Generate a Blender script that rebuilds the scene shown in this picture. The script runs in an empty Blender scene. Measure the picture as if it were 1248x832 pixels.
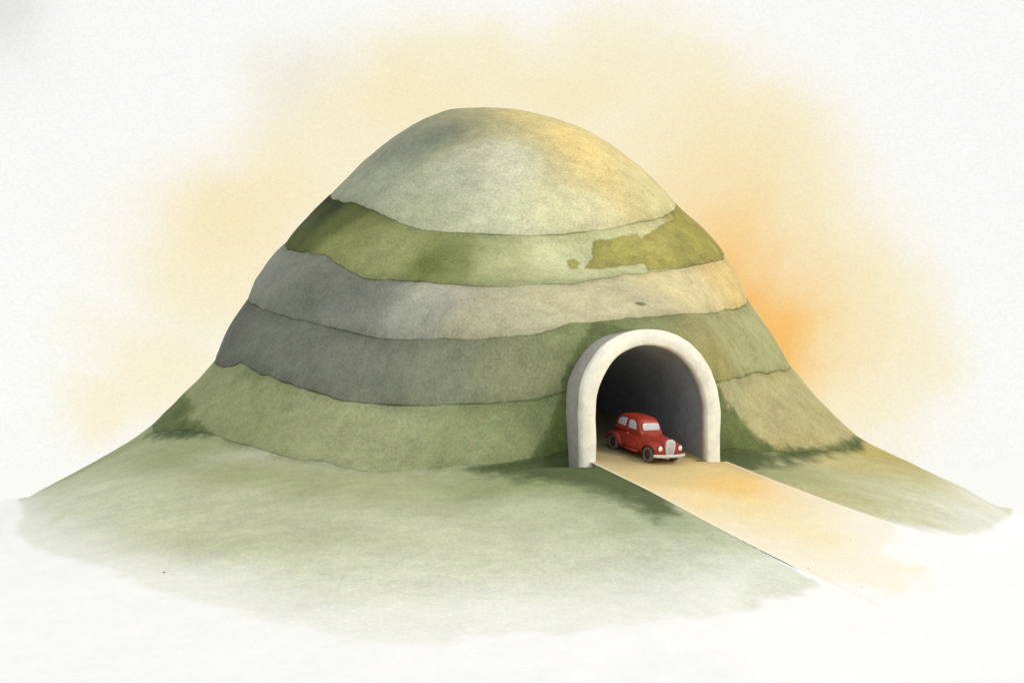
import bpy, bmesh, math
import numpy as np
from mathutils import Vector, Matrix
from mathutils.bvhtree import BVHTree

scene = bpy.context.scene
COL = scene.collection
rad = math.radians

# ------------------------------------------------------------------ camera
FPX = 1248 * 50 / 36.0
HORIZON = 570.0
PH = math.atan((HORIZON - 416) / FPX)
ZC = 1.6
SP, CP = math.sin(PH), math.cos(PH)
CAM = Vector((0, 0, ZC))


def ray(px, py):
    X, Y = (px - 624) / FPX, (416 - py) / FPX
    return Vector((X, CP - Y * SP, SP + Y * CP)).normalized()


def at_depth(px, py, y):
    d = ray(px, py)
    return CAM + d * (y / d.y)


def project(P):
    P = np.asarray(P, float)
    x, y, z = P[..., 0], P[..., 1], P[..., 2] - ZC
    dep = y * CP + z * SP
    up = -y * SP + z * CP
    dep = np.where(dep < 0.05, 0.05, dep)
    return 624 + FPX * x / dep, 416 - FPX * up / dep


cd = bpy.data.cameras.new('camera')
cam = bpy.data.objects.new('camera', cd)
COL.objects.link(cam)
cd.lens, cd.sensor_width, cd.clip_end, cd.clip_start = 50, 36, 60000, 0.1
cam.location = CAM
cam.rotation_euler = (math.pi / 2 + PH, 0, 0)
scene.camera = cam


# ------------------------------------------------------------------ numpy noise
def _h(i, j, k, seed):
    n = (i * 374761393 + j * 668265263 + k * 2147483647 + seed * 974711) & 0x7fffffff
    n = ((n ^ (n >> 13)) * 1274126177) & 0x7fffffff
    n = ((n ^ (n >> 16)) * 668265263) & 0x7fffffff
    return ((n ^ (n >> 15)) & 0xffff) / 65535.0


def vnoise(P, seed=0):
    P = np.asarray(P, float)
    I = np.floor(P).astype(np.int64)
    f = P - I
    f = f * f * (3 - 2 * f)
    r = 0
    for a in (0, 1):
        wa = f[..., 0] if a else 1 - f[..., 0]
        for b in (0, 1):
            wb = f[..., 1] if b else 1 - f[..., 1]
            for c in (0, 1):
                wc = f[..., 2] if c else 1 - f[..., 2]
                r = r + wa * wb * wc * _h(I[..., 0] + a, I[..., 1] + b, I[..., 2] + c, seed)
    return r * 2 - 1


def fbm(P, scale, octs=4, seed=0):
    P = np.asarray(P, float) * scale
    r, amp, tot = 0, 1.0, 0
    for o in range(octs):
        r = r + amp * vnoise(P + 17.3 * o, seed + o)
        tot += amp
        amp *= .5
        P = P * 2.03
    return r / tot


def sstep(a, b, x):
    t = np.clip((x - a) / (b - a), 0, 1)
    return t * t * (3 - 2 * t)


def lin(c):
    return tuple(((v / 255) / 12.92 if v < 10.3 else ((v / 255 + .055) / 1.055) ** 2.4) for v in c)


# ------------------------------------------------------------------ hill and terrain surface T(theta, s)
D = 75.0
# s, left outline (px), right outline (px), sag of the layer towards the viewer (px)
PROF = [
    (0.00, (588, 131), (592, 131), 0), (0.07, (560, 132), (618, 132), 5), (0.18, (530, 140), (657, 139), 12),
    (0.36, (488, 161), (712, 157), 22), (0.60, (447, 192), (762, 187), 33), (0.80, (425, 213), (797, 215), 41),
    (1.0, (403, 233), (828, 247), 47), (1.5, (374, 261), (855, 270), 51), (2.0, (345, 291), (881, 298), 55),
    (2.5, (320, 322), (902, 330), 58), (3.0, (299, 355), (922, 365), 60), (3.5, (275, 390), (947, 403), 63),
    (4.0, (252, 431), (972, 439), 65), (4.5, (213, 472), (1014, 484), 60), (5.0, (167, 514), (1064, 527), 55),
    (5.35, (121, 548), (1112, 553), 0), (5.7, (78, 574), (1165, 582), 0), (6.0, (25, 603), (1235, 618), 0)]
rows = []
for s, L, R, sag in PROF:
    a_est = (R[0] - L[0]) / 2 / FPX * D
    Y = D - min(a_est, 19) ** 2 / D * .9          # where the line of sight grazes the dome
    k = Y / D
    pl, pr = at_depth(*L, Y), at_depth(*R, Y)
    a = (pr.x - pl.x) / 2
    xc = (pr.x + pl.x) / 2
    bf = a
    if s <= 5:
        zf = at_depth((L[0] + R[0]) / 2, (L[1] + R[1]) / 2 + sag, D - bf).z
    else:
        f = (s - 5) / 1.0
        bf = 19.2 + (35 - 19.2) * f
        zf = 1.42 + (-1.9 - 1.42) * f
    rows.append((s, xc, a, bf, a, pl.z, pr.z, zf))
# beyond the foot: metres
rows += [(7.0, 0, 38, 47, 40, -.9, -1.1, -3.5), (8.0, 0, 75, 85, 80, -1.9, -1.9, -4.3),
         (9.0, 0, 400, 400, 400, -3, -3, -4.0), (10.0, 0, 30000, 30000, 30000, -3, -3, -3)]
rows = np.array(rows)
SK = rows[:, 0]


def pchip(x, xs, ys):
    h = np.diff(xs)
    d = np.diff(ys) / h
    m = np.zeros_like(ys)
    for i in range(1, len(xs) - 1):
        if d[i - 1] * d[i] > 0:
            w1, w2 = 2 * h[i] + h[i - 1], h[i] + 2 * h[i - 1]
            m[i] = (w1 + w2) / (w1 / d[i - 1] + w2 / d[i])
    m[0], m[-1] = d[0], d[-1]
    i = np.clip(np.searchsorted(xs, x, side='right') - 1, 0, len(xs) - 2)
    t = (x - xs[i]) / h[i]
    return ((1 + 2 * t) * (1 - t) ** 2 * ys[i] + t * (1 - t) ** 2 * h[i] * m[i]
            + t * t * (3 - 2 * t) * ys[i + 1] + t * t * (t - 1) * h[i] * m[i + 1])


# portal frame: O on the road centre at the mouth, U to the right along the face, N out of the tunnel
AP = rad(22)
U = Vector((math.cos(AP), math.sin(AP), 0))
N = Vector((math.sin(AP), -math.cos(AP), 0))
OP = at_depth(796, 563, 57.2)
GRADE = .245


def road_z(x, y):
    l = (x - OP.x) * N.x + (y - OP.y) * N.y
    far = 22.0
    l2 = np.where(l < far, l, far + (l - far) * .3)
    return OP.z - GRADE * l2


def terrain(th, s, bulge=0.0):
    th, s = np.broadcast_arrays(np.asarray(th, float), np.asarray(s, float))
    xc, a, bf, bb, zl, zr, zf = [pchip(s, SK, rows[:, i]) for i in range(1, 8)]
    c, sn = np.cos(th), np.sin(th)
    wob = 1 + np.where(s < 8, .012 * fbm(np.stack([c * 3, sn * 3, s * 1.4], -1), 1.0, 3, 5), 0) * np.clip(s, 0, 1)
    a2 = (a + bulge) * wob
    x = xc + a2 * c
    y = D + np.where(sn < 0, (bf + bulge) * wob, (bb + bulge) * wob) * sn
    t = (1 + c) / 2
    zs = zl * (1 - t) + zr * t
    zm = (zl + zr) / 2
    z = np.where(sn < 0, zs + (zf - zm) * np.abs(sn), zs)
    P = np.stack([x, y, z], -1)
    P[..., 2] += .10 * fbm(P, .35, 3, 9) * np.clip(s * 2, 0, 1) * np.clip(9 - s, 0, 1)
    # the hill swells forward to meet the portal
    l = (P[..., 0] - OP.x) * N.x + (P[..., 1] - OP.y) * N.y
    u = (P[..., 0] - OP.x) * U.x + (P[..., 1] - OP.y) * U.y
    hh = P[..., 2] - OP.z
    lt = -1.25 - .10 * np.clip(hh, 0, 9)
    ww = (1 - sstep(2.5, 9.5, np.abs(u + .5))) * (1 - sstep(4.5, 9.5, hh)) * (sn < 0)
    push = np.clip(lt - l, 0, 9) * ww
    P[..., 0] += N.x * push
    P[..., 1] += N.y * push
    x, y = P[..., 0], P[..., 1]
    # the ramp in front of the tunnel cuts its own level into the slope
    l = (x - OP.x) * N.x + (y - OP.y) * N.y
    u = (x - OP.x) * U.x + (y - OP.y) * U.y
    w = (1 - sstep(4.6, 9.5, np.abs(u))) * sstep(-1.5, 1.0, l) * (1 - sstep(24, 40, l)) * sstep(4.1, 4.9, s)
    P[..., 2] = P[..., 2] * (1 - w) + (road_z(x, y) - .03) * w
    return P


NF, NB = 1250, 220
THETA = np.concatenate([np.linspace(-math.pi, 0, NF, endpoint=False), np.linspace(0, math.pi, NB, endpoint=False)])
NT = len(THETA)

# where the layers meet: shift of each boundary along s, as (px, dpy) read against the smooth rings
SHIFT = {1: [(400, 0), (420, -12), (445, -15), (480, -7), (520, 0), (640, 0), (698, -4), (783, -9), (824, -8), (830, -2)],
         2: [(340, 0), (365, -14), (385, -17), (408, -9), (445, 3), (475, 2), (600, 6), (690, 0), (750, -8), (821, -8), (868, -3), (880, 3)],
         3: [(300, 0), (320, -7), (366, -7), (402, -6), (480, 2), (600, 0), (660, -4), (700, -17), (800, -24), (870, -25), (915, -12)],
         4: [(250, 0), (281, -24), (324, -18), (367, -10), (423, -1), (480, -1), (580, -4), (650, -8), (690, -18), (900, -22), (930, -22), (960, -12), (970, 0)],
         5: [(165, 0), (210, -20), (244, -19), (305, -10), (366, -4), (439, 3), (500, 2), (560, -4), (620, -12), (660, -22), (690, -26),
             (890, -18), (960, -12), (1065, 0)]}


def boundary(i):
    if i == 0:
        return np.full(NT, 0.002)
    if i == 6:
        return np.full(NT, 6.0)
    base = terrain(THETA, np.full(NT, float(i)))
    up = terrain(THETA, np.full(NT, i - .2))
    px, py = project(base)
    _, py2 = project(up)
    pts = SHIFT[i]
    dpy = np.interp(px, [p[0] for p in pts], [p[1] for p in pts])
    dpy = np.where(THETA > 0, 0, dpy) * .95
    q = base.copy()
    dpy = dpy + 4.0 * fbm(q, .22, 3, 30 + i) + 2.6 * fbm(q, 1.1, 4, 40 + i)
    per = np.maximum((py - py2) / .2, 25)
    per = np.where(THETA > 0, 70, per)
    return i + np.clip(dpy / per, -.42, .3)


BND = {i: boundary(i) for i in range(7)}

# BVH of the smooth terrain for placing things
_s = np.concatenate([np.linspace(0.002, 6.0, 150), np.linspace(6.05, 8, 60)])
_P = terrain(THETA[None, ::2], _s[:, None])
_nt = _P.shape[1]
_pol = [(r * _nt + c, r * _nt + (c + 1) % _nt, (r + 1) * _nt + (c + 1) % _nt, (r + 1) * _nt + c)
        for r in range(len(_s) - 1) for c in range(_nt)]
BVH = BVHTree.FromPolygons([tuple(p) for p in _P.reshape(-1, 3)], _pol)


def on_terrain(px, py):
    h = BVH.ray_cast(CAM, ray(px, py))
    return h[0] if h[0] is not None else at_depth(px, py, 60)


def on_road(px, py, dz=0.0):
    d = ray(px, py)
    lo, hi = 20.0, 90.0
    f = lambda y: (CAM + d * (y / d.y))
    for _ in range(60):
        m = (lo + hi) / 2
        p = f(m)
        if p.z > float(road_z(p.x, p.y)) + dz:
            lo = m
        else:
            hi = m
    return f(lo)


# ------------------------------------------------------------------ materials
def nd(nt, typ, **kw):
    n = nt.nodes.new(typ)
    for k_, v in kw.items():
        if isinstance(k_, str) and hasattr(n, k_) and k_ not in ('inputs',):
            setattr(n, k_, v)
    return n


class NT_:
    """small helper round one node tree"""

    def __init__(self, nt):
        self.nt = nt

    def val(self, sock, v):
        if isinstance(v, bpy.types.NodeSocket):
            self.nt.links.new(v, sock)
        else:
            sock.default_value = v

    def math(self, op, a, b=0.0, c=0.0, clamp=False):
        n = self.nt.nodes.new('ShaderNodeMath')
        n.operation, n.use_clamp = op, clamp
        self.val(n.inputs[0], a)
        self.val(n.inputs[1], b)
        self.val(n.inputs[2], c)
        return n.outputs[0]

    def noise(self, vec, scale, detail=3, rough=.55, col=False):
        n = self.nt.nodes.new('ShaderNodeTexNoise')
        self.val(n.inputs['Vector'], vec)
        n.inputs['Scale'].default_value = scale
        n.inputs['Detail'].default_value = detail
        n.inputs['Roughness'].default_value = rough
        return n.outputs['Color' if col else 'Fac']

    def ramp(self, v, a, b, lo=0.0, hi=1.0, smooth=True):
        n = self.nt.nodes.new('ShaderNodeMapRange')
        n.interpolation_type = 'SMOOTHSTEP' if smooth else 'LINEAR'
        self.val(n.inputs[0], v)
        for i, x in enumerate((a, b, lo, hi)):
            n.inputs[1 + i].default_value = x
        return n.outputs[0]

    def mix(self, f, a, b, blend='MIX'):
        n = self.nt.nodes.new('ShaderNodeMix')
        n.data_type, n.blend_type = 'RGBA', blend
        self.val(n.inputs[0], f)
        self.val(n.inputs[6], a if isinstance(a, bpy.types.NodeSocket) else (*a, 1))
        self.val(n.inputs[7], b if isinstance(b, bpy.types.NodeSocket) else (*b, 1))
        return n.outputs[2]

    def attr(self, name, fac=True):
        n = self.nt.nodes.new('ShaderNodeAttribute')
        n.attribute_name = name
        return n.outputs['Fac' if fac else 'Color']

    def vmul(self, v, s):
        n = self.nt.nodes.new('ShaderNodeVectorMath')
        n.operation = 'MULTIPLY'
        self.val(n.inputs[0], v)
        n.inputs[1].default_value = s
        return n.outputs[0]


def new_mat(name):
    m = bpy.data.materials.new(name)
    m.use_nodes = True
    nt = m.node_tree
    b = nt.nodes['Principled BSDF']
    b.inputs['Specular IOR Level'].default_value = .15
    b.inputs['Roughness'].default_value = .9
    return m, NT_(nt), b


def tex_co(h, which='Object'):
    n = h.nt.nodes.new('ShaderNodeTexCoord')
    return n.outputs[which]


def world_pos(h):
    n = h.nt.nodes.new('ShaderNodeNewGeometry')
    return n.outputs['Position']


def grainy(h, col, amp=.16, fine=9.0, blot=1.0):
    """granulating pigment: fine speckle, blotches and slow washes"""
    P = world_pos(h)
    g1 = h.noise(P, fine, 3, .7)
    g2 = h.noise(P, 1.6, 4, .6)
    g3 = h.noise(P, .35, 3, .5)
    f = h.math('MULTIPLY_ADD', h.math('SUBTRACT', g1, .5), amp * 6.5, 1.0)
    f = h.math('MULTIPLY_ADD', h.math('SUBTRACT', g2, .5), .58 * blot, f)
    f = h.math('MULTIPLY_ADD', h.math('SUBTRACT', g3, .5), .50 * blot, f)
    n = h.nt.nodes.new('ShaderNodeVectorMath')
    n.operation = 'SCALE'
    h.val(n.inputs[0], col)
    h.val(n.inputs['Scale'], f)
    # grains of different minerals: slight hue change from speck to speck
    gc = h.noise(P, fine * .8, 2, .6, col=True)
    hue = h.nt.nodes.new('ShaderNodeVectorMath')
    hue.operation = 'MULTIPLY_ADD'
    h.val(hue.inputs[0], gc)
    hue.inputs[1].default_value = (amp * 2.2,) * 3
    hue.inputs[2].default_value = (1 - amp * 1.1,) * 3
    o2 = h.nt.nodes.new('ShaderNodeVectorMath')
    o2.operation = 'MULTIPLY'
    h.val(o2.inputs[0], n.outputs[0])
    h.val(o2.inputs[1], hue.outputs[0])
    return o2.outputs[0]


def bump(h, b, scale=6, strength=.25, dist=.05):
    n = h.nt.nodes.new('ShaderNodeBump')
    n.inputs['Strength'].default_value = strength
    n.inputs['Distance'].default_value = dist
    h.val(n.inputs['Height'], h.noise(world_pos(h), scale, 4, .6))
    h.val(b.inputs['Normal'], n.outputs[0])


WHITE = (.826, .836, .846)


def white_col(h):
    """the bare white ground, the same wherever it shows"""
    g = h.noise(world_pos(h), 9.0, 4, .7)
    g = h.math('MULTIPLY_ADD', h.math('SUBTRACT', h.noise(world_pos(h), 1.7, 4, .7), .5), .9, g)
    return h.mix(h.ramp(g, .25, .75), tuple(v * .972 for v in WHITE), tuple(min(.9, v * 1.022) for v in WHITE))


def layer_material(name, patch_col, rim=.75, wob=1.2, soft=0.0):
    m, h, b = new_mat(name)
    col = h.attr('tone', False)
    P = world_pos(h)
    # patches of darker growth with ragged borders and a darker rim
    pf = h.math('ADD', h.attr('patch'), h.math('MULTIPLY', h.math('SUBTRACT', h.noise(P, 1.1, 6, .62), .5), wob))
    inside = h.ramp(pf, .47 - soft, .56 + soft)
    pc = h.mix(h.ramp(h.noise(P, .9, 4, .6), .35, .7), patch_col, tuple(v * 1.35 for v in patch_col))
    col = h.mix(h.math('MULTIPLY', inside, .88), col, pc)
    pr = h.math('MULTIPLY', h.ramp(pf, .44, .5), h.ramp(pf, .66, .5))
    col = h.mix(h.math('MULTIPLY', pr, .35), col, h.mix(1, col, (.55, .55, .45), 'MULTIPLY'))
    # pale veil: thinner stone
    vf = h.math('ADD', h.attr('veil'), h.math('MULTIPLY', h.math('SUBTRACT', h.noise(P, 1.3, 5, .6), .5), 1.2))
    col = h.mix(h.math('MULTIPLY', h.ramp(vf, .48, .56), .7), col, (.50, .50, .33))
    # mineral line where the layer ends
    e = h.math('ADD', h.attr('edge'), h.math('MULTIPLY', h.math('SUBTRACT', h.noise(P, 2.2, 4, .6), .5), .12))
    line = h.ramp(e, .11, .015)
    wide = h.math('MULTIPLY', h.ramp(e, .75, .02), .28)
    lv = h.ramp(h.noise(P, .5, 3, .6), .36, .62, .25, 1.0)
    lf = h.math('MULTIPLY', h.math('MAXIMUM', h.math('MULTIPLY', line, rim), wide), lv)
    dark = h.mix(1, col, (.30, .33, .22), 'MULTIPLY')
    col = h.mix(lf, col, dark)
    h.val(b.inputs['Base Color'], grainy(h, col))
    bump(h, b, 7, .22, .06)
    return m


# ------------------------------------------------------------------ mesh helpers
def link(name, me, mat, parent=None, smooth=True):
    o = bpy.data.objects.new(name, me)
    COL.objects.link(o)
    if mat is not None:
        for mm in (mat if isinstance(mat, (list, tuple)) else [mat]):
            me.materials.append(mm)
    if parent is not None:
        o.parent = parent
    if smooth:
        me.polygons.foreach_set('use_smooth', [True] * len(me.polygons))
    return o


def tag(o, label=None, cat=None, kind=None, group=None):
    if label:
        o['label'] = label
    if cat:
        o['category'] = cat
    if kind:
        o['kind'] = kind
    if group:
        o['group'] = group
    return o


def empty(name, loc=(0, 0, 0)):
    o = bpy.data.objects.new(name, None)
    COL.objects.link(o)
    o.location = loc
    o.empty_display_size = .3
    return o


def grid_mesh(name, P, keep=None, wrap=True, attrs=None, cap=None):
    R, C = P.shape[:2]
    idx = np.arange(R * C).reshape(R, C)
    if wrap:
        a, b = idx[:-1, :], np.roll(idx, -1, 1)[:-1, :]
        c, d = np.roll(idx, -1, 1)[1:, :], idx[1:, :]
    else:
        a, b, c, d = idx[:-1, :-1], idx[:-1, 1:], idx[1:, 1:], idx[1:, :-1]
    F = np.stack([d, c, b, a], -1).reshape(-1, 4)
    if keep is not None:
        F = F[keep.reshape(-1)]
    used = np.unique(F)
    remap = np.full(R * C, -1)
    remap[used] = np.arange(len(used))
    F = remap[F]
    V = P.reshape(-1, 3)[used]
    me = bpy.data.meshes.new(name)
    me.from_pydata(V.tolist(), [], F.tolist())
    for k_, v in (attrs or {}).items():
        v = np.asarray(v, float)
        if v.ndim == 3:
            at = me.attributes.new(k_, 'FLOAT_COLOR', 'POINT')
            q = np.ones((len(used), 4))
            q[:, :3] = v.reshape(-1, 3)[used]
            at.data.foreach_set('color', q.ravel())
        else:
            at = me.attributes.new(k_, 'FLOAT', 'POINT')
            at.data.foreach_set('value', v.reshape(-1)[used])
    me.update()
    return me


LIGHT = 1.12


def tones(P, ctrl, place=on_terrain, power=3.2, soft=1.0):
    """soft colour field: hand-placed colours, on the hill with highlight and shade mixed in"""
    Q = P.reshape(-1, 3)
    pts = np.array([tuple(place(*c[0])) for c in ctrl])
    cols = np.array([lin(c[1]) for c in ctrl]) / LIGHT
    out = np.zeros((len(Q), 3))
    for k0 in range(0, len(Q), 40000):
        q = Q[k0:k0 + 40000]
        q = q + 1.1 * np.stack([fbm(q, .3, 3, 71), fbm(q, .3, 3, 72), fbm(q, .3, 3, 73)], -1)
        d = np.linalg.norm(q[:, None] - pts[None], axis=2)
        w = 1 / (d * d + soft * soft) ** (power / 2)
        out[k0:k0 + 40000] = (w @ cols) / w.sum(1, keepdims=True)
    return out.reshape(*P.shape)


def blobs(P, items, place=on_terrain):
    """patch field: each item is ((px, py), along, up, weight): an oval of growth on the surface, radii in px"""
    r = np.zeros(P.shape[:2])
    for (pp, ra, rz, w) in items:
        c = place(*pp)
        sc = FPX / c.y
        dx = np.hypot(P[..., 0] - c.x, (P[..., 1] - c.y) * .45) / (ra / sc)
        dz = (P[..., 2] - c.z) / (rz / sc)
        r = np.maximum(r, w * np.exp(-(dx * dx + dz * dz) * .7))
    return r


def sdist(P, poly):
    """signed distance in px (inside positive) of projected points to a traced outline"""
    px, py = project(P)
    poly = np.array(poly, float)
    best = np.full(px.shape, 1e9)
    ins = np.zeros(px.shape, bool)
    n = len(poly)
    for i in range(n):
        a, b_ = poly[i], poly[(i + 1) % n]
        e = b_ - a
        t = np.clip(((px - a[0]) * e[0] + (py - a[1]) * e[1]) / (e @ e + 1e-9), 0, 1)
        best = np.minimum(best, np.hypot(px - a[0] - t * e[0], py - a[1] - t * e[1]))
        cond = ((a[1] > py) != (b_[1] > py))
        xi = (b_[0] - a[0]) * (py - a[1]) / (b_[1] - a[1] + 1e-9) + a[0]
        ins ^= cond & (px < xi)
    return np.where(ins, best, -best)


# portal section
WI, HI = 2.52, 4.72          # inner half width, inner crown height
RT = .63                     # thickness of the ring


def arch_profile(w, hgt, n=40, base=-.5):
    """points (u, h) from the left foot over the crown to the right foot"""
    sp = hgt * .36
    pts = [(-w * .985, base)] + [(-w * .99, base + (sp - base) * t) for t in (.33, .66)]
    for i in range(n + 1):
        a = math.pi - math.pi * i / n
        ca, sa = math.cos(a), math.sin(a)
        pts.append((w * math.copysign(abs(ca) ** .93, ca), sp + (hgt - sp) * sa ** .93))
    pts += [(w * .99, base + (sp - base) * t) for t in (.66, .33)] + [(w * .985, base)]
    return pts


def local(P):
    dx, dy, dz = P[..., 0] - OP.x, P[..., 1] - OP.y, P[..., 2] - OP.z
    return dx * U.x + dy * U.y, dx * N.x + dy * N.y, dz


def in_arch(P, w, hgt, lmax=3.0):
    u, l, hh = local(P)
    sp = hgt * .36
    e = np.abs(u / w) ** 2.1 + np.clip((hh - sp) / (hgt - sp), 0, 9) ** 2.1
    return (e < 1) & (hh < hgt) & (l < lmax) & (l > -17)


# ------------------------------------------------------------------ hill
hill = empty('hill', (0, D, 0))
tag(hill, 'large domed hill of curved grey and green layers with a tunnel through its foot', 'hill', 'structure')
hill.location = (0, 0, 0)

LAYERS = [  # stone and moss colours, with the hill's highlights and darker left side painted in
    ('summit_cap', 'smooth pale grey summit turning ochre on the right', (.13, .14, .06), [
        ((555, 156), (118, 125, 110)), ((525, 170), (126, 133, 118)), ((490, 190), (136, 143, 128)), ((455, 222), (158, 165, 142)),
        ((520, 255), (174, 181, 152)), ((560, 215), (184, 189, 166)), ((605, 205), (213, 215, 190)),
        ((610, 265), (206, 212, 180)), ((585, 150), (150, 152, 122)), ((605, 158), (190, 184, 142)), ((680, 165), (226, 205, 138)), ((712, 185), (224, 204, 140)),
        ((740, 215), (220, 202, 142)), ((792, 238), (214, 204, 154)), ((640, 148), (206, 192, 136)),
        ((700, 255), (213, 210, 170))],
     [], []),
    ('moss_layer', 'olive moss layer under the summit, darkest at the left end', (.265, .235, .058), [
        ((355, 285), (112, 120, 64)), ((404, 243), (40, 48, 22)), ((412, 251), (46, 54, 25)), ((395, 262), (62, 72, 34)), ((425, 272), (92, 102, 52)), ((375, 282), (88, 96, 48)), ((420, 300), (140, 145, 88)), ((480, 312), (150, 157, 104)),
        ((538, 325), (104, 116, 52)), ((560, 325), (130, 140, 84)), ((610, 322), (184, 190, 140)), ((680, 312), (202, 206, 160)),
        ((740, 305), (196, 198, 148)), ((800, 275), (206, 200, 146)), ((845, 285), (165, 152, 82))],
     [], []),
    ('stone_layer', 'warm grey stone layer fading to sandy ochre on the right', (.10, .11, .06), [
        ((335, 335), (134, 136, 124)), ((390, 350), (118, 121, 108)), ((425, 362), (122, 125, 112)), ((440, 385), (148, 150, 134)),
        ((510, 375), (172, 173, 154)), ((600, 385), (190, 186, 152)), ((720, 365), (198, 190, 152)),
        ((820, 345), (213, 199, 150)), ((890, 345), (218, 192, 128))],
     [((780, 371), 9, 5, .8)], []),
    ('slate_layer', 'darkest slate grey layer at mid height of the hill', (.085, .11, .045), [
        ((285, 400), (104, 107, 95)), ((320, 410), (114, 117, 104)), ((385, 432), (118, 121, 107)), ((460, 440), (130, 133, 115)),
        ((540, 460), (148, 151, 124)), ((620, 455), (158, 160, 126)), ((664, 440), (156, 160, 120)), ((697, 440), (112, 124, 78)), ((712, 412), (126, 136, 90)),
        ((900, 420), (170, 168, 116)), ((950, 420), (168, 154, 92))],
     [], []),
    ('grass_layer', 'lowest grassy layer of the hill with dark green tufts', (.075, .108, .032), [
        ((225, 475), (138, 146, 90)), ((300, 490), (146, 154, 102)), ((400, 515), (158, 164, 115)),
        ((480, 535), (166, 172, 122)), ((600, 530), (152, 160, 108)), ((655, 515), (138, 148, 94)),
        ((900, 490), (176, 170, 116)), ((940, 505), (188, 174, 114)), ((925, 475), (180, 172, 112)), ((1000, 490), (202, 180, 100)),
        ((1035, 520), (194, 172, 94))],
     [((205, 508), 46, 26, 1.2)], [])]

for li, (nm, lab, pcol, ctrl, pat, veil) in enumerate(LAYERS):
    nr = (70, 46, 46, 46, 58)[li]
    f = np.linspace(0, 1, nr)
    ff = np.clip(f, 0, 1)[:, None]
    S = BND[li][None] * (1 - ff) + BND[li + 1][None] * ff
    if li:
        S = S + 0
    TH = np.broadcast_to(THETA[None], S.shape)
    bul = .11 * (np.sin(np.pi * np.clip(ff, 0, 1)) ** .6) * (1 if li else .3) + .05 * (5 - li) * .3
    if li in (1, 2, 3):      # the layers end on the left in rounded, overlapping lobes
        bul = bul + .10 * np.exp(-((TH + math.pi) / .42) ** 2) * np.sin(np.pi * np.clip(ff, 0, 1)) ** .5
    P = terrain(TH, S, bul)
    # the layer's lower lip turns in under itself
    Pb = terrain(TH[-1:], S[-1:] + .015, -.25)
    P2 = np.concatenate([P, Pb], 0)
    seg = np.linalg.norm(np.diff(P, axis=0), axis=2)
    d0 = np.concatenate([np.zeros((1, NT)), np.cumsum(seg, 0)], 0)
    e = np.minimum(d0 if li else 99, d0[-1:] - d0)
    e2 = np.concatenate([e, e[-1:]], 0)
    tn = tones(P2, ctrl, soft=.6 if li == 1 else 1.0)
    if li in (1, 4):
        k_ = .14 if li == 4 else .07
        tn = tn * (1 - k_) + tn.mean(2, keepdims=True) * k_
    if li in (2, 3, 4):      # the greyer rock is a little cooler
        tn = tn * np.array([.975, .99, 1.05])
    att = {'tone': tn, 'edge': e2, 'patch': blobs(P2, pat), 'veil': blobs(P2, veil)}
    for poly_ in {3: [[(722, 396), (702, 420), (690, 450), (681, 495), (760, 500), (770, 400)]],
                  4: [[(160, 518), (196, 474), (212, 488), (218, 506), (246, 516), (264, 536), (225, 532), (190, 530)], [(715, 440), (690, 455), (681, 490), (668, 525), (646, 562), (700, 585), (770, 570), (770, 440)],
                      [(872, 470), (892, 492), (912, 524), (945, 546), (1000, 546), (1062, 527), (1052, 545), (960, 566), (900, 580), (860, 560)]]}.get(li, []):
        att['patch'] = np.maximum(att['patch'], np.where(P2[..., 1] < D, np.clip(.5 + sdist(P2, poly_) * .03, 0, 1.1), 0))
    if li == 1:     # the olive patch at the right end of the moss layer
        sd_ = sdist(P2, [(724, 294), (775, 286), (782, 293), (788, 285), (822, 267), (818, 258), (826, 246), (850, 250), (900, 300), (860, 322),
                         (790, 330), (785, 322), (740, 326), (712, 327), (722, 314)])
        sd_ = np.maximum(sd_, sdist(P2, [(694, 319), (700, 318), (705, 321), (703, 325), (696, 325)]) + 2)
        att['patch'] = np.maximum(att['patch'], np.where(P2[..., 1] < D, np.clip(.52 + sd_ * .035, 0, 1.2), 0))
    inside = in_arch(P2, WI + RT * .55, HI + RT * .55)
    kill = inside[:-1] & np.roll(inside, -1, 1)[:-1] & np.roll(inside, -1, 1)[1:] & inside[1:]
    me = grid_mesh(nm, P2, keep=~kill, attrs=att)
    pc = pcol
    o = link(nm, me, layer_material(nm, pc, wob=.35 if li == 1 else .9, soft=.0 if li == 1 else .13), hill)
    tag(o, lab)

# ------------------------------------------------------------------ ground (bare white) out to the horizon
s_g = np.concatenate([np.linspace(4.75, 7, 190), np.linspace(7.03, 8, 24), np.linspace(8.08, 9, 12), np.linspace(9.1, 10, 10)])
thg = THETA[::2]
Pg = terrain(thg[None], s_g[:, None])
Pg[..., 2] -= .015
ins = in_arch(Pg, WI + .4, 9, 0.0)
kill = ins[:-1] | np.roll(ins, -1, 1)[:-1] | np.roll(ins, -1, 1)[1:] | ins[1:]
m, h, b = new_mat('white_ground')
h.val(b.inputs['Base Color'], white_col(h))
bump(h, b, 9, .12, .03)
GROUND_MAT = m
gnd = link('ground', grid_mesh('ground', Pg, keep=~kill), m)
tag(gnd, 'bare white ground spreading out all round the hill', 'ground', 'structure')

# ------------------------------------------------------------------ lawns at the foot
def outline_metres(P, poly):
    return sdist(P, poly) * P[..., 1] / FPX


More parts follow.
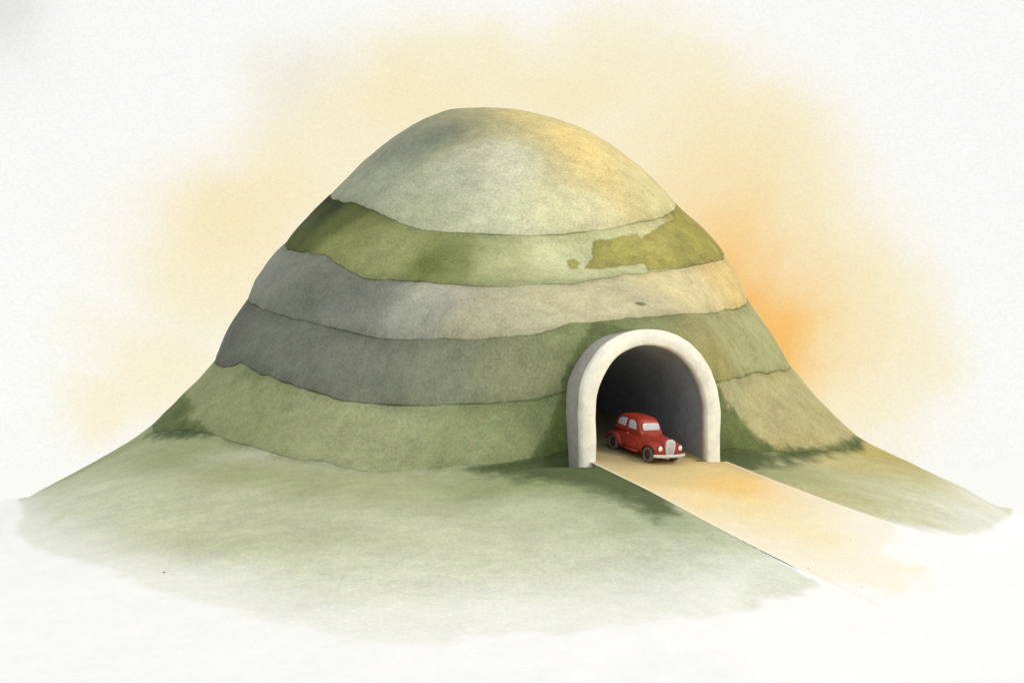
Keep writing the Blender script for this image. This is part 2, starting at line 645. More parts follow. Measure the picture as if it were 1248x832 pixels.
def lawn_material():
    m, h, b = new_mat('lawn')
    P = world_pos(h)
    col = h.attr('tone', False)
    pf = h.math('ADD', h.attr('patch'), h.math('MULTIPLY', h.math('SUBTRACT', h.noise(P, .9, 6, .62), .5), 1.3))
    col = h.mix(h.math('MULTIPLY', h.ramp(pf, .22, .85), .9), col, (.066, .094, .036))
    e = h.math('ADD', h.attr('edge'), h.math('MULTIPLY', h.math('SUBTRACT', h.noise(P, 2.2, 4, .6), .5), .12))
    line = h.math('MULTIPLY', h.ramp(e, .55, .02), h.ramp(h.noise(P, .5, 3, .6), .36, .62, .2, .6))
    col = h.mix(line, col, h.mix(1, col, (.35, .4, .25), 'MULTIPLY'))
    col = grainy(h, col, .12, 9, .75)
    # thin growth ends in a ragged edge on the white ground
    cv = h.math('ADD', h.attr('cover'), h.math('MULTIPLY', h.math('SUBTRACT', h.noise(P, .55, 6, .6), .5), h.attr('wob')))
    k_ = h.ramp(cv, -.06, .30)
    rimf = h.math('MULTIPLY', h.math('MULTIPLY', h.ramp(cv, -.02, .06), h.ramp(cv, .28, .06)), h.attr('crisp'))
    col = h.mix(h.math('MULTIPLY', rimf, .22), col, h.mix(1, col, (.62, .66, .55), 'MULTIPLY'))
    soft = h.ramp(h.math('ADD', h.attr('cover'), h.math('MULTIPLY', h.math('SUBTRACT', h.noise(P, .3, 4, .6), .5), 1.4)), .0, 2.2)
    k2 = h.math('MULTIPLY', k_, h.math('MAXIMUM', h.attr('crisp'), h.math('MULTIPLY_ADD', soft, .62, .38)))
    col = h.mix(k2, white_col(h), col)
    h.val(b.inputs['Base Color'], col)
    bump(h, b, 7, .2, .05)
    return m


LAWN_MAT = lawn_material()
B5 = [(0, 600), (20, 600), (80, 565), (165, 505), (300, 530), (480, 550), (640, 540), (700, 540)]
LEFT = [(16, 600), (70, 568), (120, 535), (165, 495), (400, 520), (660, 500), (790, 500), (800, 570), (850, 600), (905, 632),
        (950, 668), (1008, 706), (985, 728), (930, 735), (870, 752), (800, 764), (700, 772), (600, 776), (520, 786),
        (420, 782), (330, 765), (250, 742), (180, 722), (110, 692), (40, 672), (16, 650), (24, 622)]
RIGHT = [(845, 565), (830, 500), (960, 500), (1064, 510), (1120, 545), (1180, 578), (1238, 612), (1236, 628), (1210, 648), (1175, 656),
         (1140, 650), (1085, 640), (1000, 622), (920, 590)]
LCTRL = [((60, 590), (190, 198, 166)), ((120, 560), (158, 166, 124)), ((200, 560), (152, 160, 118)), ((300, 578), (163, 168, 127)),
         ((400, 590), (166, 172, 132)), ((480, 600), (172, 178, 140)), ((600, 595), (156, 165, 120)),
         ((690, 585), (132, 146, 96)), ((260, 620), (192, 198, 164)), ((330, 645), (192, 197, 164)), ((230, 650), (200, 205, 172)),
         ((500, 640), (204, 209, 180)), ((600, 650), (208, 212, 186)), ((660, 630), (190, 197, 164)),
         ((790, 632), (164, 175, 136)), ((850, 655), (190, 198, 170)), ((900, 680), (212, 218, 196)), ((960, 695), (218, 223, 204)),
         ((300, 710), (223, 228, 208)), ((500, 720), (222, 226, 206)), ((700, 680), (210, 215, 192)), ((420, 690), (214, 219, 196)),
         ((700, 735), (222, 226, 206)), ((600, 745), (224, 228, 209)), ((100, 620), (198, 205, 176)), ((60, 650), (216, 221, 200)), ((160, 690), (224, 228, 210)),
         ((820, 720), (222, 227, 209)), ((400, 650), (194, 200, 168)), ((450, 760), (228, 232, 214)), ((300, 655), (182, 189, 154)), ((420, 640), (186, 192, 158)), ((560, 625), (182, 189, 152)), ((40, 615), (214, 220, 200))]
RCTRL = [((930, 575), (162, 168, 122)), ((990, 580), (182, 180, 126)), ((1060, 550), (188, 170, 98)), ((1020, 605), (196, 188, 134)),
         ((1060, 570), (203, 190, 130)), ((1100, 575), (196, 184, 126)), ((1090, 610), (206, 204, 166)), ((1150, 600), (202, 204, 164)), ((1160, 635), (216, 220, 197)),
         ((1210, 620), (220, 225, 205)), ((1120, 632), (208, 212, 184)), ((1170, 618), (212, 217, 192)), ((1100, 622), (204, 207, 172)), ((1215, 640), (222, 226, 208)), ((1140, 590), (196, 194, 148)), ((900, 568), (140, 152, 100))]


def lawn(name, label, th0, th1, poly, ctrl, pat, crisp_fn, name_left=True):
    th = np.linspace(th0, th1, 620)
    b5 = np.interp(th, THETA, BND[5])
    f = np.linspace(0, 1, 300)[:, None]
    S = b5[None] * (1 - f) + 6.75 * f
    TH = np.broadcast_to(th[None], S.shape)
    P = terrain(TH, S)
    cover = outline_metres(P, poly)
    P[..., 2] += .012 - .06 * sstep(-.35, -.95, cover)
    seg = np.linalg.norm(np.diff(P, axis=0), axis=2)
    e = np.concatenate([np.zeros((1, len(th))), np.cumsum(seg, 0)], 0)
    px, py = project(P)
    pf_ = blobs(P, pat)
    for poly_ in ([[(560, 572), (650, 545), (720, 530), (790, 570), (812, 606), (828, 626), (800, 634), (765, 616), (735, 602), (690, 592), (630, 584)]]
                  if name_left else [[(860, 545), (960, 545), (1062, 525), (1050, 548), (960, 566), (905, 574), (880, 570)]]):
        pf_ = np.maximum(pf_, np.clip(.5 + sdist(P, poly_) * .03, 0, 1.0))
    att = {'tone': tones(P, ctrl, soft=1.6) * .95, 'edge': e, 'patch': pf_, 'cover': cover, 'crisp': crisp_fn(px, py),
           'wob': .5 + .8 * sstep(660, 740, py) + 0 * px}
    u, l, hh = local(P)
    att['crisp'] = np.maximum(att['crisp'], (1 - sstep(4, 9, np.abs(u))) * (1 - sstep(11, 16, l)))
    ok = cover > -1.1
    under = (np.abs(u) < 2.2) & (l > -.4) & (l < 20)
    inr = in_arch(P, WI + .5, 9, -.1)
    ok &= ~under & ~inr
    keep = ok[:-1, :-1] & ok[:-1, 1:] & ok[1:, 1:] & ok[1:, :-1]
    me = grid_mesh(name, P, keep=keep, wrap=False, attrs=att)
    o = link(name, me, LAWN_MAT)
    return tag(o, label, 'lawn', 'structure')


lawn('lawn', 'broad sage green lawn left of the road fading into the white ground in front of the hill', -math.pi - .25, -.55, LEFT, LCTRL,
     [((215, 528), 80, 9, .8)],
     lambda px, py: np.maximum(np.maximum((1 - sstep(600, 680, py + .25 * (px - 40))) * sstep(-20, 70, px) , sstep(845, 930, px) * .75), .0))
lawn('lawn', 'small ochre green lawn right of the road running to a pale pointed tip', -1.25, .28, RIGHT, RCTRL,
     [],
     lambda px, py: 1 - .35 * sstep(1120, 1190, px), name_left=False)

# ------------------------------------------------------------------ road
ROAD_L = [(726, 566), (800, 602.5), (870, 640), (940, 676), (1010, 709), (1090, 748), (1160, 783)]
ROAD_R = [(886, 562), (940, 583.5), (1000, 606), (1060, 627), (1150, 657), (1260, 694), (1340, 721)]
nl, nc = 150, 60
lp = [on_road(*p) for p in ROAD_L]
rp = [on_road(*p) for p in ROAD_R]


def resample(pts, n):
    P = np.array([tuple(p) for p in pts])
    d = np.concatenate([[0], np.cumsum(np.linalg.norm(np.diff(P, axis=0), axis=1))])
    t = np.linspace(0, d[-1], n)
    return np.stack([pchip(t, d, P[:, i]) for i in range(3)], -1)


A, B_ = resample(lp, nl), resample(rp, nl)
# floor of the tunnel behind the mouth
back = []
for l in np.linspace(-15.5, -.05, 40):
    pL = np.array(OP) + np.array(N) * l - np.array(U) * (WI + .25)
    pR = np.array(OP) + np.array(N) * l + np.array(U) * (WI + .25)
    back.append((pL, pR))
fl = sstep(-1.5, 0, np.linspace(-15.5, -.05, 40))[:, None]
A = np.concatenate([np.array([b_[0] for b_ in back]), A])
B_ = np.concatenate([np.array([b_[1] for b_ in back]), B_])
v = np.linspace(0, 1, nc)[None, :, None]
P = A[:, None] * (1 - v) + B_[:, None] * v
P[..., 2] = road_z(P[..., 0], P[..., 1]) + .02 * (1 - (2 * v[..., 0] - 1) ** 6)
wid = np.linalg.norm(A - B_, axis=1)[:, None]
side = np.minimum(v[..., 0], 1 - v[..., 0]) * wid
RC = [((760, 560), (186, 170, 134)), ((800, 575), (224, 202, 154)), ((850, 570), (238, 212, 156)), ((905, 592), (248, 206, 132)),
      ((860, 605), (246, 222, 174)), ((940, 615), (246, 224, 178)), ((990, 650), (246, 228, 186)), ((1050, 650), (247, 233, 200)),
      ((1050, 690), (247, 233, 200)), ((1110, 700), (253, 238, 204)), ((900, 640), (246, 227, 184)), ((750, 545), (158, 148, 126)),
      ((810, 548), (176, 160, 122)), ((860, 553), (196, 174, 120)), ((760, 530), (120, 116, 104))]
END = [(560, 400), (980, 400), (1000, 560), (1085, 622), (1100, 650), (1078, 666), (1128, 688), (1134, 714), (1085, 722), (1040, 724), (985, 726), (560, 640)]
cover = outline_metres(P, END)
_, lr_, _ = local(P)
for i_ in range(P.shape[0]):
    for j_ in range(P.shape[1]):
        if lr_[i_, j_] > .6:
            hit = BVH.ray_cast(Vector((P[i_, j_, 0], P[i_, j_, 1], 30)), Vector((0, 0, -1)))
            if hit[0] is not None:
                k_ = float(sstep(3.0, 8.0, lr_[i_, j_]))
                P[i_, j_, 2] = P[i_, j_, 2] * (1 - k_) + (hit[0].z + .02) * k_
P[..., 2] -= (.10 * sstep(-.2, -.8, cover) + .08 * sstep(.22, .0, side) * sstep(12.5, 14.5, lr_)) * sstep(.8, 2.0, lr_)
m, h, b = new_mat('road')
Pn = world_pos(h)
col = grainy(h, h.attr('tone', False), .07, 9, .35)
ed = h.math('ADD', h.attr('side'), h.math('MULTIPLY', h.math('SUBTRACT', h.noise(Pn, 1.2, 4, .6), .5), .25))
col = h.mix(h.math('MULTIPLY', h.ramp(ed, .22, .10), .4), col, (.80, .77, .66))
cv = h.math('ADD', h.attr('cover'), h.math('MULTIPLY', h.math('SUBTRACT', h.noise(Pn, .7, 6, .6), .5), 2.0))
col = h.mix(h.math('MULTIPLY_ADD', h.ramp(cv, .2, 3.2), .6, h.math('MULTIPLY', h.ramp(cv, -.1, .4), .4)), white_col(h), col)
h.val(b.inputs['Base Color'], col)
bump(h, b, 8, .15, .04)
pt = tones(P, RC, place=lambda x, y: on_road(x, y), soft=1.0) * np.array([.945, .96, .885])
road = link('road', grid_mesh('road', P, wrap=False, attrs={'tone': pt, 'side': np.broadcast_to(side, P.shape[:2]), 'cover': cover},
                              keep=(cover[:-1, :-1] > -1.0)), m)
tag(road, 'sandy yellow road sloping down to the right out of the tunnel', 'road', 'structure')

# ------------------------------------------------------------------ tunnel portal
portal = empty('tunnel_portal', OP)
tag(portal, 'cream stone arch with grey outer collar round the dark tunnel mouth', 'tunnel')


def to_world(u, l, hh):
    return Vector((OP.x + U.x * u + N.x * l, OP.y + U.y * u + N.y * l, OP.z + hh))


def bm_link(name, bm, mat, parent=None, smooth=True, world=True):
    me = bpy.data.meshes.new(name)
    bmesh.ops.recalc_face_normals(bm, faces=bm.faces)
    bm.to_mesh(me)
    bm.free()
    o = link(name, me, mat, None, smooth)
    if parent is not None:
        o.parent = parent
        if world:
            o.matrix_parent_inverse = Matrix.Translation(parent.location).inverted()
    return o


def plain(name, col, rough=.8, amp=.12, fine=9, spec=.2, bmp=.15):
    m, h, b = new_mat(name)
    n = h.nt.nodes.new('ShaderNodeRGB')
    n.outputs[0].default_value = (*col, 1)
    h.val(b.inputs['Base Color'], grainy(h, n.outputs[0], amp, fine))
    b.inputs['Roughness'].default_value = rough
    b.inputs['Specular IOR Level'].default_value = spec
    if bmp:
        bump(h, b, 10, bmp, .02)
    return m


M_cream = plain('cream_stone', lin((236, 233, 220)), .8, .05)
M_collar = plain('grey_stone', lin((150, 147, 142)), .85, .12)
M_lining = plain('tunnel_lining', lin((140, 146, 154)), .9, .12)


def sweep(prof_rows, closed=False):
    """prof_rows: list of lists of world points"""
    bm = bmesh.new()
    vs = [[bm.verts.new(p) for p in r] for r in prof_rows]
    n = len(vs[0])
    for r in range(len(vs) - (0 if closed else 1)):
        q = (r + 1) % len(vs)
        for i in range(n - 1):
            bm.faces.new((vs[r][i], vs[r][i + 1], vs[q][i + 1], vs[q][i]))
    return bm, vs


base_h = -.9
jit = lambda u, hh: .012 * math.sin(u * 3.1 + hh * 2.3) + .01 * math.sin(u * 7.7 - hh * 5.1)


def ap(w, hgt, l, wobble=True):
    return [to_world(u + (jit(u, hh) if wobble else 0), l, hh) for u, hh in arch_profile(w, hgt, 64, base_h)]


be = .06
bm, vs = sweep([ap(WI, HI, -.5), ap(WI, HI, -be), ap(WI + be, HI + be, 0), ap(WI + RT - be, HI + RT - be, 0),
                ap(WI + RT, HI + RT, -be), ap(WI + RT, HI + RT, -.42)], closed=True)
bm_link('arch_ring', bm, M_cream, portal)
bm, vs = sweep([ap(WI + RT - .3, HI + RT - .3, -.40), ap(WI + RT + .015, HI + RT + .015, -.40), ap(WI + RT + .03, HI + RT + .03, -.47),
                ap(WI + RT + .03, HI + RT + .03, -2), ap(WI + RT + .03, HI + RT + .03, -4), ap(WI + RT + .03, HI + RT + .03, -7.5)])
bm_link('collar', bm, M_collar, portal)
rows_l = [ap(WI + .012, HI + .012, l) for l in (-.3, -2, -4, -7, -11, -15.5)]
for r_ in range(len(rows_l)):
    pass
bm, vs = sweep(rows_l)
bm.faces.new(vs[-1])
ln = bm_link('lining', bm, M_lining, portal)
# the tunnel climbs with its road
for v_ in ln.data.vertices:
    pass

# ------------------------------------------------------------------ car
RED = lin((160, 56, 40))


def paint(name, col, rough=.42):
    m, h, b = new_mat(name)
    n = h.nt.nodes.new('ShaderNodeRGB')
    n.outputs[0].default_value = (*col, 1)
    P = tex_co(h)
    g = h.noise(P, 26, 3, .7)
    g2 = h.noise(P, 3.5, 3, .6)
    f = h.math('MULTIPLY_ADD', h.math('SUBTRACT', g, .5), .5, 1)
    f = h.math('MULTIPLY_ADD', h.math('SUBTRACT', g2, .5), .4, f)
    s = h.nt.nodes.new('ShaderNodeVectorMath')
    s.operation = 'SCALE'
    h.val(s.inputs[0], n.outputs[0])
    h.val(s.inputs['Scale'], f)
    h.val(b.inputs['Base Color'], s.outputs[0])
    b.inputs['Roughness'].default_value = rough
    b.inputs['Specular IOR Level'].default_value = .35
    return m


M_red = paint('red_paint', RED)
M_glass = paint('window_glass', lin((196, 194, 200)), .25)
M_chrome = paint('chrome', lin((205, 202, 204)), .35)
M_tyre = paint('tyre_rubber', lin((104, 98, 92)), .8)
M_hub = paint('hub_paint', lin((58, 44, 40)), .5)
M_dark = paint('seam', lin((92, 24, 20)), .6)
M_lens = paint('lamp_lens', lin((226, 226, 226)), .2)

car = empty('car')
tag(car, 'small red vintage saloon car driving out of the tunnel mouth onto the road', 'car')


def loft(stations, n=28, half=True, p=2.6):
    """stations: (x, w, zb, zt). half: flat-bottomed section, else full superellipse"""
    bm = bmesh.new()
    rings = []
    for (x, w, zb, zt) in stations:
        r = []
        for i in range(n + 1):
            a = math.pi * i / n if half else 2 * math.pi * i / (n + 1)
            c, s = math.cos(a), math.sin(a)
            y = w * math.copysign(abs(c) ** (2 / p), c)
            if half:
                z = zb + (zt - zb) * abs(s) ** (2 / p)
            else:
                z = (zb + zt) / 2 + (zt - zb) / 2 * math.copysign(abs(s) ** (2 / p), s)
            r.append(bm.verts.new((x, y, z)))
        rings.append(r)
    for a, b in zip(rings, rings[1:]):
        m_ = len(a)
        for i in range(m_):
            bm.faces.new((a[i], a[(i + 1) % m_], b[(i + 1) % m_], b[i]))
    bm.faces.new(rings[0])
    bm.faces.new(rings[-1])
    return bm


def dense(st, k=5):
    st = np.array(st, float)
    xs = np.linspace(st[0, 0], st[-1, 0], len(st) * k)
    xs = np.unique(np.concatenate([xs, st[:, 0]]))
    return [(x, *[float(pchip(np.array([x]), st[:, 0], st[:, i])[0]) for i in range(1, st.shape[1])]) for x in xs]


def part(name, bm, mat, parent=car, smooth=True, label=None):
    o = bm_link(name, bm, mat, parent, smooth, world=False)
    if label:
        o['label'] = label
    return o


body_st = dense([(-1.78, .10, .40, .55), (-1.72, .28, .34, .70), (-1.55, .46, .28, .86), (-1.2, .58, .26, .98), (-.7, .65, .26, 1.0), (-.2, .67, .26, 1.0),
                 (.3, .65, .26, .99), (.6, .58, .26, .98), (1.0, .45, .28, .97), (1.4, .35, .30, .945), (1.62, .28, .32, .91), (1.68, .24, .34, .86)])
body_bm = loft(body_st, 32, True, 3.4)
body = part('body', body_bm, M_red)
cab_st = dense([(-1.44, .26, .86, .92), (-1.42, .42, .86, 1.10), (-1.33, .52, .86, 1.31), (-1.12, .57, .86, 1.44), (-.7, .59, .86, 1.50), (-.2, .59, .86, 1.51), (.04, .585, .86, 1.49),
                (.19, .575, .86, 1.43), (.29, .57, .86, 1.33), (.40, .56, .86, 1.12), (.47, .55, .86, .96)], 6)
cab_bm = loft(cab_st, 36, True, 3.6)
cab_bvh = BVHTree.FromBMesh(cab_bm)
part('roof', cab_bm, M_red)


def patch_on(bvh, poly2d, origin_fn, direction, off=.012, thick=.012, n=9):
    """a pane laid on a curved surface: rounded polygon filled by rings, dropped along direction"""
    direction = Vector(direction)
    c = np.mean(np.array(poly2d), 0)
    bm = bmesh.new()

    def drop(q):
        o = Vector(origin_fn(*q))
        hit = bvh.ray_cast(o, direction)
        p = hit[0] if hit[0] is not None else o + direction
        return p - direction * off
    rings = []
    for f in np.linspace(1, .15, n):
        rings.append([bm.verts.new(drop(c + (np.array(q) - c) * f)) for q in poly2d])
    m_ = len(poly2d)
    for a, b in zip(rings, rings[1:]):
        for i in range(m_):
            bm.faces.new((a[i], a[(i + 1) % m_], b[(i + 1) % m_], b[i]))
    bm.faces.new(rings[-1])
    # rim back to the surface
    lo = [bm.verts.new(v.co + direction * (off + thick)) for v in rings[0]]
    for i in range(m_):
        bm.faces.new((lo[i], lo[(i + 1) % m_], rings[0][(i + 1) % m_], rings[0][i]))
    return bm


def rounded(pts, r=.05, k=5):
    out = []
    n = len(pts)
    for i in range(n):
        p0, p1, p2 = np.array(pts[i - 1]), np.array(pts[i]), np.array(pts[(i + 1) % n])
        a = p1 + (p0 - p1) / np.linalg.norm(p0 - p1) * r
        b = p1 + (p2 - p1) / np.linalg.norm(p2 - p1) * r
        for t in np.linspace(0, 1, k):
            out.append(tuple((1 - t) ** 2 * a + 2 * t * (1 - t) * p1 + t * t * b))
    return out


front_win = rounded([(-.36, 1.04), (-.36, 1.36), (-.04, 1.35), (.12, 1.22), (.18, 1.04)], .07)
rear_win = rounded([(-1.10, 1.06), (-1.08, 1.22), (-.94, 1.34), (-.53, 1.37), (-.53, 1.05)], .07)
big = lambda poly, f: [tuple(np.mean(np.array(poly), 0) + (np.array(q) - np.mean(np.array(poly), 0)) * f) for q in poly]
body_bvh = BVHTree.FromBMesh(loft(body_st, 32, True, 3.4))
for sgn in (-1, 1):
    of = lambda x, z, s=sgn: (x, s * 2, z)
    for win in (front_win, rear_win):
        part('window_frame', patch_on(cab_bvh, big(win, 1.13), of, (0, -sgn, 0), .008), M_dark)
        part('side_window', patch_on(cab_bvh, win, of, (0, -sgn, 0), .018), M_glass)
    dp = rounded([(-.36, .36), (-.36, .96), (.36, .95), (.40, .6), (.30, .36)], .06)
    part('door_gap', patch_on(body_bvh, big(dp, 1.045), of, (0, -sgn, 0), .006), M_dark)
    d_ = part('door', patch_on(body_bvh, dp, of, (0, -sgn, 0), .016), M_red)
    bm = bmesh.new()
    bmesh.ops.create_cube(bm, size=1, matrix=Matrix.Translation((-.24, sgn * .69, .86)) @ Matrix.Diagonal((.12, .03, .025, 1)))
    bmesh.ops.bevel(bm, geom=bm.edges[:], offset=.008, segments=2, affect='EDGES')
    part('handle', bm, M_chrome, d_)
ws = rounded([(-.44, 1.06), (-.41, 1.31), (.41, 1.31), (.44, 1.06)], .08)
of = lambda y, z: (3, y, z)
part('window_frame', patch_on(cab_bvh, big(ws, 1.10), of, (-1, 0, 0), .008), M_dark)
part('windscreen', patch_on(cab_bvh, ws, of, (-1, 0, 0), .018), M_glass)
rw = rounded([(-.24, 1.12), (-.20, 1.27), (.20, 1.27), (.24, 1.12)], .06)
part('rear_window', patch_on(cab_bvh, rw, lambda y, z: (-3, y, z), (1, 0, 0), .014), M_glass)


def fender(path, sgn, y0, y1, drop=.13):
    P = resample([(p[0], 0, p[1]) for p in path], 30)
    ctr = np.array([np.mean(P[:, 0]), 0, .3])
    bm = bmesh.new()
    rows_ = []
    m_ = 10
    for i, p in enumerate(P):
        t = i / (len(P) - 1)
        taper = 1 - .25 * abs(2 * t - 1) ** 3
        dirn = ctr - p
        dirn /= np.linalg.norm(dirn)
        r = []
        for k_ in range(m_ + 1):
            f = k_ / m_
            y = y0 + (y1 * taper + y0 * (1 - taper) - y0) * math.sin(f * math.pi / 2) ** .8
            dd = drop * (1 - math.cos(f * math.pi / 2)) ** 1.3
            q = p + dirn * dd
            r.append((q[0], sgn * y, q[2]))
        rows_.append(r)
    vs_ = [[bm.verts.new(q) for q in r] for r in rows_]
    for a, b in zip(vs_, vs_[1:]):
        for k_ in range(m_):
            bm.faces.new((a[k_], a[k_ + 1], b[k_ + 1], b[k_]))
    bmesh.ops.recalc_face_normals(bm, faces=bm.faces)
    bmesh.ops.solidify(bm, geom=bm.faces[:], thickness=.025)
    return bm


FR = [(1.70, .36), (1.70, .52), (1.62, .68), (1.42, .77), (1.18, .79), (.92, .72), (.72, .55), (.58, .36), (.42, .28)]
RR = [(-.55, .28), (-.68, .44), (-.86, .66), (-1.10, .765), (-1.36, .73), (-1.60, .58), (-1.78, .42), (-1.90, .34)]
for sgn in (-1, 1):
    part('front_fender', fender(FR, sgn, .26, .76), M_red)
    part('rear_fender', fender(RR, sgn, .42, .76), M_red)
    bm = bmesh.new()
    bmesh.ops.create_cube(bm, size=1, matrix=Matrix.Translation((-.05, sgn * .67, .285)) @ Matrix.Diagonal((1.15, .2, .06, 1)))
    bmesh.ops.bevel(bm, geom=bm.edges[:], offset=.022, segments=3, affect='EDGES')
    part('running_board', bm, M_red)
    # headlight: bowl and lens
    bm = bmesh.new()
    prof = [(-.2, .02), (-.16, .07), (-.08, .112), (0, .125), (.012, .118)]
    vs_ = [[bm.verts.new((1.70 + a, sgn * .50 + r_ * math.cos(k_ * math.pi / 10), .62 + r_ * math.sin(k_ * math.pi / 10))) for k_ in range(20)] for a, r_ in prof]
    for a, b in zip(vs_, vs_[1:]):
        for k_ in range(20):
            bm.faces.new((a[k_], a[(k_ + 1) % 20], b[(k_ + 1) % 20], b[k_]))
    bm.faces.new(vs_[0])
    bm.faces.new(vs_[-1])
    hl = part('headlight', bm, M_red)
    bm = bmesh.new()
    prof = [(.013, .105), (.03, .09), (.042, .055), (.047, .012)]
    vs_ = [[bm.verts.new((1.70 + a, sgn * .50 + r_ * math.cos(k_ * math.pi / 10), .62 + r_ * math.sin(k_ * math.pi / 10))) for k_ in range(20)] for a, r_ in prof]
    for a, b in zip(vs_, vs_[1:]):
        for k_ in range(20):
            bm.faces.new((a[k_], a[(k_ + 1) % 20], b[(k_ + 1) % 20], b[k_]))
    bm.faces.new(vs_[0])
    bm.faces.new(vs_[-1])
    part('lens', bm, M_lens, hl)

# apron between the fenders, grille, bumpers
bm = bmesh.new()
bmesh.ops.create_cube(bm, size=1, matrix=Matrix.Translation((1.56, 0, .46)) @ Matrix.Diagonal((.16, 1.1, .30, 1)))
bmesh.ops.bevel(bm, geom=bm.edges[:], offset=.05, segments=3, affect='EDGES')
part('apron', bm, M_red)
gp = rounded([(-.19, .37), (-.235, .62), (-.22, .87), (-.12, .955), (.12, .955), (.22, .87), (.235, .62), (.19, .37)], .05, 4)
bm = bmesh.new()
f_ = bm.faces.new([bm.verts.new((1.66, y, z)) for y, z in gp])
r_ = bmesh.ops.extrude_face_region(bm, geom=[f_])
for v_ in [g_ for g_ in r_['geom'] if isinstance(g_, bmesh.types.BMVert)]:
    v_.co.x += .085
    v_.co.y *= .95
    v_.co.z = .62 + (v_.co.z - .62) * .97
part('grille', bm, M_chrome, smooth=False)
bm = bmesh.new()
for k_ in range(7):
    y = -.15 + .05 * k_
    hgt = .47 - .10 * abs(y) / .15
    bmesh.ops.create_cube(bm, size=1, matrix=Matrix.Translation((1.75, y, .64)) @ Matrix.Diagonal((.012, .012, hgt, 1)))
gb = part('grille_bars', bm, M_chrome, bpy.data.objects['grille'])


def bumper(x0, sg, half=.79):
    bm = bmesh.new()
    rws = []
    for t in np.linspace(-1, 1, 21):
        y = half * t
        x = x0 - sg * .16 * abs(t) ** 2.6
        r = []
        for k_ in range(10):
            a = k_ * 2 * math.pi / 10
            r.append(bm.verts.new((x + .022 * math.cos(a), y, .36 + .06 * math.sin(a))))
        rws.append(r)
    for a, b in zip(rws, rws[1:]):
        for k_ in range(10):
            bm.faces.new((a[k_], a[(k_ + 1) % 10], b[(k_ + 1) % 10], b[k_]))
    bm.faces.new(rws[0])
    bm.faces.new(rws[-1])
    for yy in (-.35, .35):
        bmesh.ops.create_cube(bm, size=1, matrix=Matrix.Translation((x0 - sg * .10, yy, .36)) @ Matrix.Diagonal((.2, .04, .04, 1)))
    return bm


part('bumper', bumper(1.86, 1), M_chrome)
part('bumper', bumper(-1.88, -1, .52), M_chrome)


def revolve(prof, cx, cy, cz, n=28, ring=False):
    bm = bmesh.new()
    rg = [[bm.verts.new((cx + r * math.cos(2 * math.pi * k_ / n), cy + a, cz + r * math.sin(2 * math.pi * k_ / n))) for k_ in range(n)] for a, r in prof]
    for a, b in zip(rg, rg[1:]):
        for k_ in range(n):
            bm.faces.new((a[k_], a[(k_ + 1) % n], b[(k_ + 1) % n], b[k_]))
    if ring:
        for k_ in range(n):
            bm.faces.new((rg[-1][k_], rg[-1][(k_ + 1) % n], rg[0][(k_ + 1) % n], rg[0][k_]))
    else:
        bm.faces.new(rg[0])
        bm.faces.new(rg[-1])
    return bm


for x in (1.17, -1.17):
    for sgn in (-1, 1):
        w = part('wheel', revolve([(-.05, .10), (-.05, .2), (.05, .2), (.05, .10)], x, sgn * .63, .31), M_hub)
        part('tyre', revolve([(-.075, .19), (-.085, .25), (-.06, .30), (0, .312), (.06, .30), (.085, .25), (.075, .18), (0, .17)], x, sgn * .63, .31, ring=True), M_tyre, w)
        s_ = sgn
        part('hubcap', revolve([(s_ * .055, .178), (s_ * .072, .15), (s_ * .072, .07), (s_ * .085, .055), (s_ * .09, .01)], x, sgn * .63, .31), M_hub, w)

# pose on the ramp
HEAD = rad(33)
fx = Vector((math.sin(HEAD), -math.cos(HEAD), 0))
cpos = on_road(783, 555)
fz = -GRADE * (fx.x * N.x + fx.y * N.y)
X = Vector((fx.x, fx.y, fz)).normalized()
nrm = Vector((N.x * GRADE, N.y * GRADE, 1)).normalized()
Yv = nrm.cross(X).normalized()
Mx = Matrix((X, Yv, nrm)).transposed().to_4x4()
car.matrix_world = Matrix.Translation(Vector((cpos.x, cpos.y, float(road_z(cpos.x, cpos.y)) + .02))) @ Mx @ Matrix.Diagonal((1.0, 1.0, 1.07, 1))

# ------------------------------------------------------------------ dots of paint splatter, modelled as small stones
def splatter(px, py, r, col, label, seed):
    p = on_terrain(px, py)
    bm = bmesh.new()
    bmesh.ops.create_icosphere(bm, subdivisions=2, radius=r)
    for v_ in bm.verts:
        v_.co *= 1 + .18 * math.sin(v_.co.x * 9 / r * .1 + seed) + .1 * math.sin(v_.co.y * 14 / r * .1 + seed * 2)
        v_.co.z *= .75
    me = bpy.data.meshes.new('splatter')
    bm.to_mesh(me)
    bm.free()
    o = link('splatter', me, plain('splatter_' + str(seed), col, .8, .1, 30, .2, 0))
    o.location = (p.x, p.y, p.z + r * .5)
    return tag(o, label, 'splatter')


splatter(200, 698, .032, lin((150, 60, 45)), 'tiny rust red dot of paint splatter alone on the pale ground at the left', 1)
splatter(985, 693, .026, lin((70, 66, 50)), 'tiny dark dot of paint splatter at the edge of the road beside the lawn tip', 2)
splatter(1050, 716, .024, lin((110, 95, 80)), 'tiny brown dot of paint splatter past the faded lower end of the road', 3)
splatter(1037, 660, .024, lin((150, 120, 70)), 'tiny tan dot of paint splatter in the middle of the yellow road', 4)

